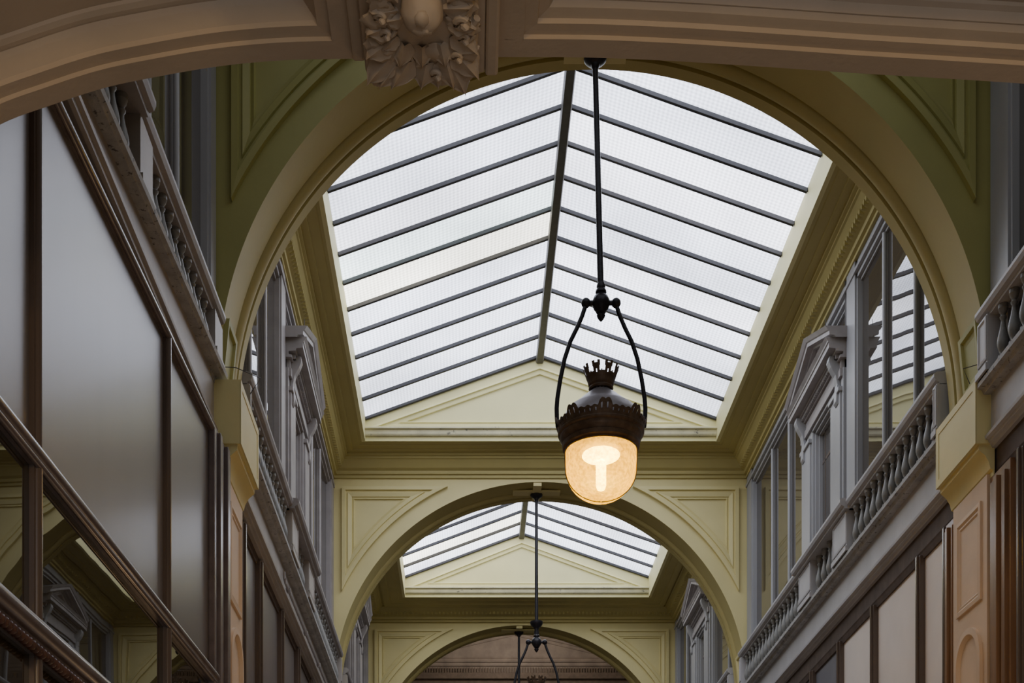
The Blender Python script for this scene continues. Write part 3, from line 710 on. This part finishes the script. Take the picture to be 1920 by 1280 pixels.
# ------------------------------------------------------------------ lanterns
def lantern(x0, x1, d, ztop, zj, label, lit=True, full=True, cup=False):
    """x0: rod top, x1: rod foot; zj: height of the joint ball"""
    g = empty('hanging_lantern', (x1, d, zj)); tag(g, label, 'lantern', 'iron lanterns hanging down the middle of the passage')
    c = (x1, d, zj)
    mb = MB(); mb.lathe([(.012, -.055), (.018, -.045), (.022, -.03), (.045, -.018), (.055, -.006), (.054, .004), (.03, .012)], (x0, d, ztop), 24); mb.build('ceiling_cup', 'iron', g, smooth=True)
    mb = MB(); mb.tube([(x0, d, ztop-.03), (x0*.7+x1*.3, d, ztop*.7+zj*.3), (x1, d, zj+.02)], [.0135, .0145, .0155], 12); mb.build('rod', 'iron', g, smooth=True)
    mb = MB()
    prof = [(.0, -.092), (.008, -.085), (.018, -.07), (.021, -.06), (.013, -.052), (.024, -.046), (.026, -.04), (.034, -.03), (.0425, -.01), (.0425, .01), (.034, .03), (.022, .04), (.020, .046), (.027, .05), (.026, .06), (.02, .068), (.022, .08), (.016, .10)]
    if cup: prof = prof[:-1]+[(.018, .11), (.024, .125), (.05, .15), (.056, .165), (.056, .18), (.02, .19)]
    mb.lathe(prof, c, 20)
    for sg in (-1, 1):
        mb.tube([(c[0], d, zj), (c[0]+sg*.07, d, zj)], .012, 10); mb.ball((c[0]+sg*.073, d, zj), .0235, 14, 10)
    mb.build('joint', 'iron', g, smooth=True)
    for sg in (-1, 1):
        pts = [(.074, -.010), (.092, -.065), (.118, -.125), (.148, -.185), (.176, -.27), (.197, -.37), (.211, -.46), (.2145, -.51), (.213, -.56), (.209, -.60)]
        mb = MB(); mb.tube([(c[0]+sg*px, d, zj+pz) for px, pz in pts], .0108, 10); mb.build('arm', 'iron', g, smooth=True)
    if not full: return g
    Z = zj-3.553
    mb = MB(); mb.lathe([(.165, 2.835), (.172, 2.84), (.185, 2.85), (.188, 2.868), (.183, 2.873), (.193, 2.888), (.200, 2.902), (.199, 2.908), (.207, 2.914), (.209, 2.922), (.205, 2.928), (.195, 2.925)], (x1, d, Z), 48)
    sh = mb.build('shade_band', 'bronze', g, smooth=True)
    # scalloped openwork crest
    mb = MB(); n = 192; cols = []
    def crest(a):
        k = (a/(2*PI)*8) % 1; u = min(k, 1-k)*2
        kk = (a/(2*PI)*40) % 1
        return .030+.030*math.sqrt(max(0, 1-(u/.42)**2))+.010*abs(math.sin(PI*kk))
    vs = []
    for k in range(n):
        a = 2*PI*k/n-PI/2; h = crest((2*PI*k/n)); r0, r1 = .205, .208+h*.22
        for r, z in ((r0, 2.922), (r0+.004, 2.926+h*.35), (r1-.002, 2.926+h*.7), (r1, 2.926+h)): vs.append((x1+r*math.cos(a), d+r*math.sin(a), z+Z))
    fs = []
    for k in range(n):
        q = (k+1) % n
        for j in range(3):
            if j == 1 and k % 4 in (1,) : continue
            fs.append((k*4+j, q*4+j, q*4+j+1, k*4+j+1))
    mb.add(vs, fs); o = mb.build('scalloped_crest', 'bronze', g)
    md = o.modifiers.new('thickness', 'SOLIDIFY'); md.thickness = .005
    mb = MB(); mb.lathe([(.203, 2.93), (.196, 2.965), (.165, 3.03), (.122, 3.062), (.087, 3.094), (.050, 3.124), (.036, 3.127)], (x1, d, Z), 40); mb.build('cone_roof', 'zinc', g, smooth=True)
    mb = MB(); mb.lathe([(.028, 3.10), (.028, 3.15)], (x1, d, Z), 20)
    for k in range(14):
        a = 2*PI*k/14; mb.box(x1+.037*math.cos(a)-.004, x1+.037*math.cos(a)+.004, d+.037*math.sin(a)-.004, d+.037*math.sin(a)+.004, 3.108+Z, 3.142+Z)
    mb.build('slotted_vent', 'zinc', g)
    mb = MB(); mb.lathe([(.040, 3.132), (.056, 3.130), (.060, 3.138), (.055, 3.146), (.061, 3.154), (.064, 3.168), (.066, 3.176), (.071, 3.188), (.068, 3.188), (.058, 3.17)], (x1, d, Z), 32)
    for k in range(8):
        a0 = 2*PI*k/8+.18
        def cr(a, z): z -= .024; r = .067+(z-3.178)*.36; return (x1+r*math.cos(a), d+r*math.sin(a), z+Z)
        def q(a, b, z0, z1): 
            m2 = 3
            for i in range(m2):
                aa, bb = a+(b-a)*i/m2, a+(b-a)*(i+1)/m2
                mb.add([cr(aa, z0), cr(bb, z0), cr(bb, z1), cr(aa, z1)], [(0, 1, 2, 3)])
        q(a0, a0+.17, 3.20, 3.252); q(a0+.25, a0+.42, 3.20, 3.252); q(a0+.17, a0+.25, 3.226, 3.252); q(a0-.03, a0+.45, 3.238, 3.252)
        q(a0-.03, a0+.12, 3.252, 3.262); q(a0+.30, a0+.45, 3.252, 3.262); q(a0+.42, a0+.7854, 3.20, 3.219); q(a0+.52, a0+.60, 3.216, 3.224)
    o = mb.build('battlement_crown', 'bronze', g); md = o.modifiers.new('thickness', 'SOLIDIFY'); md.thickness = .004
    gp = [(.168, 2.862), (.1715, 2.83), (.171, 2.79), (.169, 2.75)]
    for i in range(1, 13):
        t = PI/2*i/12; gp.append((.169*math.cos(t)+.0001*(i == 12), 2.75-.158*math.sin(t)))
    mb = MB(); mb.v = []; n = 48
    for r, z in gp:
        for k in range(n): mb.v.append((x1+r*math.cos(2*PI*k/n), d+r*math.sin(2*PI*k/n), z+Z))
    for i in range(len(gp)-1):
        for k in range(n): mb.f.append((i*n+k, i*n+(k+1) % n, (i+1)*n+(k+1) % n, (i+1)*n+k))
    gl = mb.build('glass_globe', 'globe', g, smooth=True)
    mb = MB(); R = []
    for k in range(41):
        a = 2*PI*k/40; R.append((x1+.1735*math.cos(a), d+.1735*math.sin(a), 2.835+Z))
    mb.tube(R, .0035, 6, False)
    for a0 in (0, PI):
        mb.tube([(x1+math.cos(a0)*.1735, d, 2.84+Z)]+[(x1+math.cos(a0)*(r+.003), d, z+Z) for r, z in gp[1:]], .0026, 6)
    mb.build('globe_cage', 'bronze', g, smooth=True)
    if lit:
        mb = MB(); mb.lathe([(.03, 2.87), (.09, 2.862), (.125, 2.845), (.13, 2.84), (.12, 2.835), (.03, 2.85)], (x1, d, Z), 32); mb.build('reflector', 'reflector', g, smooth=True)
        mb = MB(); mb.ball((x1, d, 2.815+Z), .088, 24, 12, (1.05, 1.05, .30)); mb.build('lamp_head', 'bulb', g, smooth=True)
        mb = MB(); mb.lathe([(.001, 2.642), (.018, 2.650), (.025, 2.67), (.025, 2.775), (.018, 2.785)], (x1, d, Z), 20); mb.build('lamp_tube', 'bulb', g, smooth=True)
    return g
lantern(.614, .642, 6.45, 4.735, 3.553, 'lit iron lantern with glowing amber globe, hanging nearest the camera')
lantern(.603, .604, 11.80, 4.80, 3.50, 'dark iron lantern beyond the second arch, its two arms showing at the bottom edge', lit=False, cup=True)
lantern(.600, .600, 15.80, 4.80, 3.50, 'most distant lantern rod hanging from the farthest arch', lit=False)
for x, d, z, lab in ((.603, 11.785, 4.8065, 'cream wooden bracket board holding the second lantern rod under its arch'), (.60, 15.78, 4.8065, 'small cream bracket board holding the most distant lantern rod')):
    g = empty('lantern_bracket', (x, d, z)); tag(g, lab, 'bracket', 'boards under the arch crowns')
    mb = MB(); mb.box(x-.21, x+.21, d-.05, d+.05, z, z+.014); mb.build('cross_board', 'cream', g, bevel=.003)
    mb = MB(); mb.box(x-.036, x+.036, d-.18 if d < 12 else d-.14, d+.15, z-.006, z+.024); mb.build('long_board', 'cream', g, bevel=.003)
mb = MB(); mb.box(.614-.15, .614+.15, 6.41, 6.49, 4.737, 4.755); mb.box(.614-.03, .614+.03, 6.42, 6.48, 4.74, 4.85); o = mb.build('lantern_bracket', 'cream'); tag(o, 'hidden board that carries the lit lantern under the nearest round arch', 'bracket', 'boards under the arch crowns')

# ------------------------------------------------------------------ small wires and pipe
def wire(pts, label, r=.0022):
    mb = MB(); mb.tube(pts, r, 6); o = mb.build('wire', 'wire', smooth=True); tag(o, label, 'wire'); return o
wire([(L_.x(.02), 6.16, 3.10), (L_.x(.10), 6.2, 3.115), (L_.x(.20), 6.3, 3.115), (L_.x(.15), 6.3, 3.04)], 'thin bent wire on top of the left impost block')
wire([(R_.x(.02), 6.12, 3.11), (R_.x(.13), 6.2, 3.11), (R_.x(.10), 6.2, 3.04)], 'thin bent wire on top of the right impost block')
for S, w in ((R_, 'right'), (L_, 'left')):
    for y, lab in ((8.62, 'short upright wire spike on the near corner of the %s pediment'), (9.07, 'short upright wire spike on the peak of the %s pediment')):
        z = 4.55 if y < 9 else 4.74
        wire([(S.x(.12 if y < 9 else .1), y, z), (S.x(.12 if y < 9 else .1), y+.01, z+.10)], lab % w, .0018)
mb = MB(); S = L_
mb.tube([(S.x(.035), 8.3, 2.90), (S.x(.035), 8.3, 2.86), (S.x(.035), 8.36, 2.85), (S.x(.035), 10.9, 2.85)], .009, 8)
for y in (8.5, 9.4, 10.2, 10.8): mb.box(S.x(.02), S.x(.05), y-.012, y+.012, 2.835, 2.865)
o = mb.build('conduit_pipe', 'grey_aed', smooth=True); tag(o, 'thin painted conduit pipe clipped along the left fascia', 'pipe')

# ------------------------------------------------------------------ lights, world, camera
def light(name, typ, loc, energy, col, size=.3, rot=(0, 0, 0), sy=None):
    l = bpy.data.lights.new(name, typ); l.energy = energy; l.color = col
    if typ == 'AREA':
        l.size = size
        if sy: l.shape = 'RECTANGLE'; l.size_y = sy
    else: l.shadow_soft_size = size
    o = bpy.data.objects.new(name, l); COL.objects.link(o); o.location = (loc[0], loc[1], loc[2]+E); o.rotation_euler = rot; return o
light('warm_rear_fill', 'POINT', (-.2, -.9, 1.93), 44, (1, .62, .18), .12)  # these two: added unseen lamps warming the foreground arch from behind the camera
light('warm_rear_fill', 'POINT', (1.9, -.4, 1.9), 30, (1, .62, .18), .12)
light('warm_low_fill', 'POINT', (1.7, 5.0, .2), 10, (1, .60, .28), .2)  # these two: added warm fills below the view, standing in for shop light
light('warm_low_fill', 'POINT', (-.5, 7.6, .2), 10, (1, .62, .30), .2)
light('cool_rear_fill', 'AREA', (.6, -2.6, .6), 22, (.95, .96, 1), 2.4, (math.radians(105), 0, 0), 2.4)  # added unseen cool fill behind the camera for the foreground arch
light('end_bay_fill', 'POINT', (.6, 16.6, 5.25), 16, (1, .96, .9), .15)  # added lamp hidden by the farthest arch, brightens the pink gable

w = bpy.data.worlds.new('World'); bpy.context.scene.world = w; w.use_nodes = True
bg = w.node_tree.nodes['Background']; bg.inputs[0].default_value = (.75, .82, 1, 1); bg.inputs[1].default_value = .55

cam = bpy.data.cameras.new('Camera'); co = bpy.data.objects.new('Camera', cam); COL.objects.link(co)
co.location = (0, 0, E); co.rotation_euler = (PI/2, 0, 0)
cam.sensor_width = 36; cam.sensor_fit = 'HORIZONTAL'; cam.lens = 36*2500/1920
cam.shift_x = (960-878)/1920; cam.shift_y = (1945-640)/1920
cam.clip_start = .05
sc = bpy.context.scene; sc.camera = co
sc.view_settings.view_transform = 'AgX'; sc.view_settings.look = 'None'; sc.view_settings.exposure = 0.35
try:
    sc.cycles.use_denoising = True; sc.cycles.max_bounces = 8; sc.cycles.diffuse_bounces = 5; sc.cycles.transparent_max_bounces = 12
    sc.cycles.sample_clamp_indirect = 6
except Exception: pass
for o in bpy.data.objects:
    if '_o' in o: del o['_o']
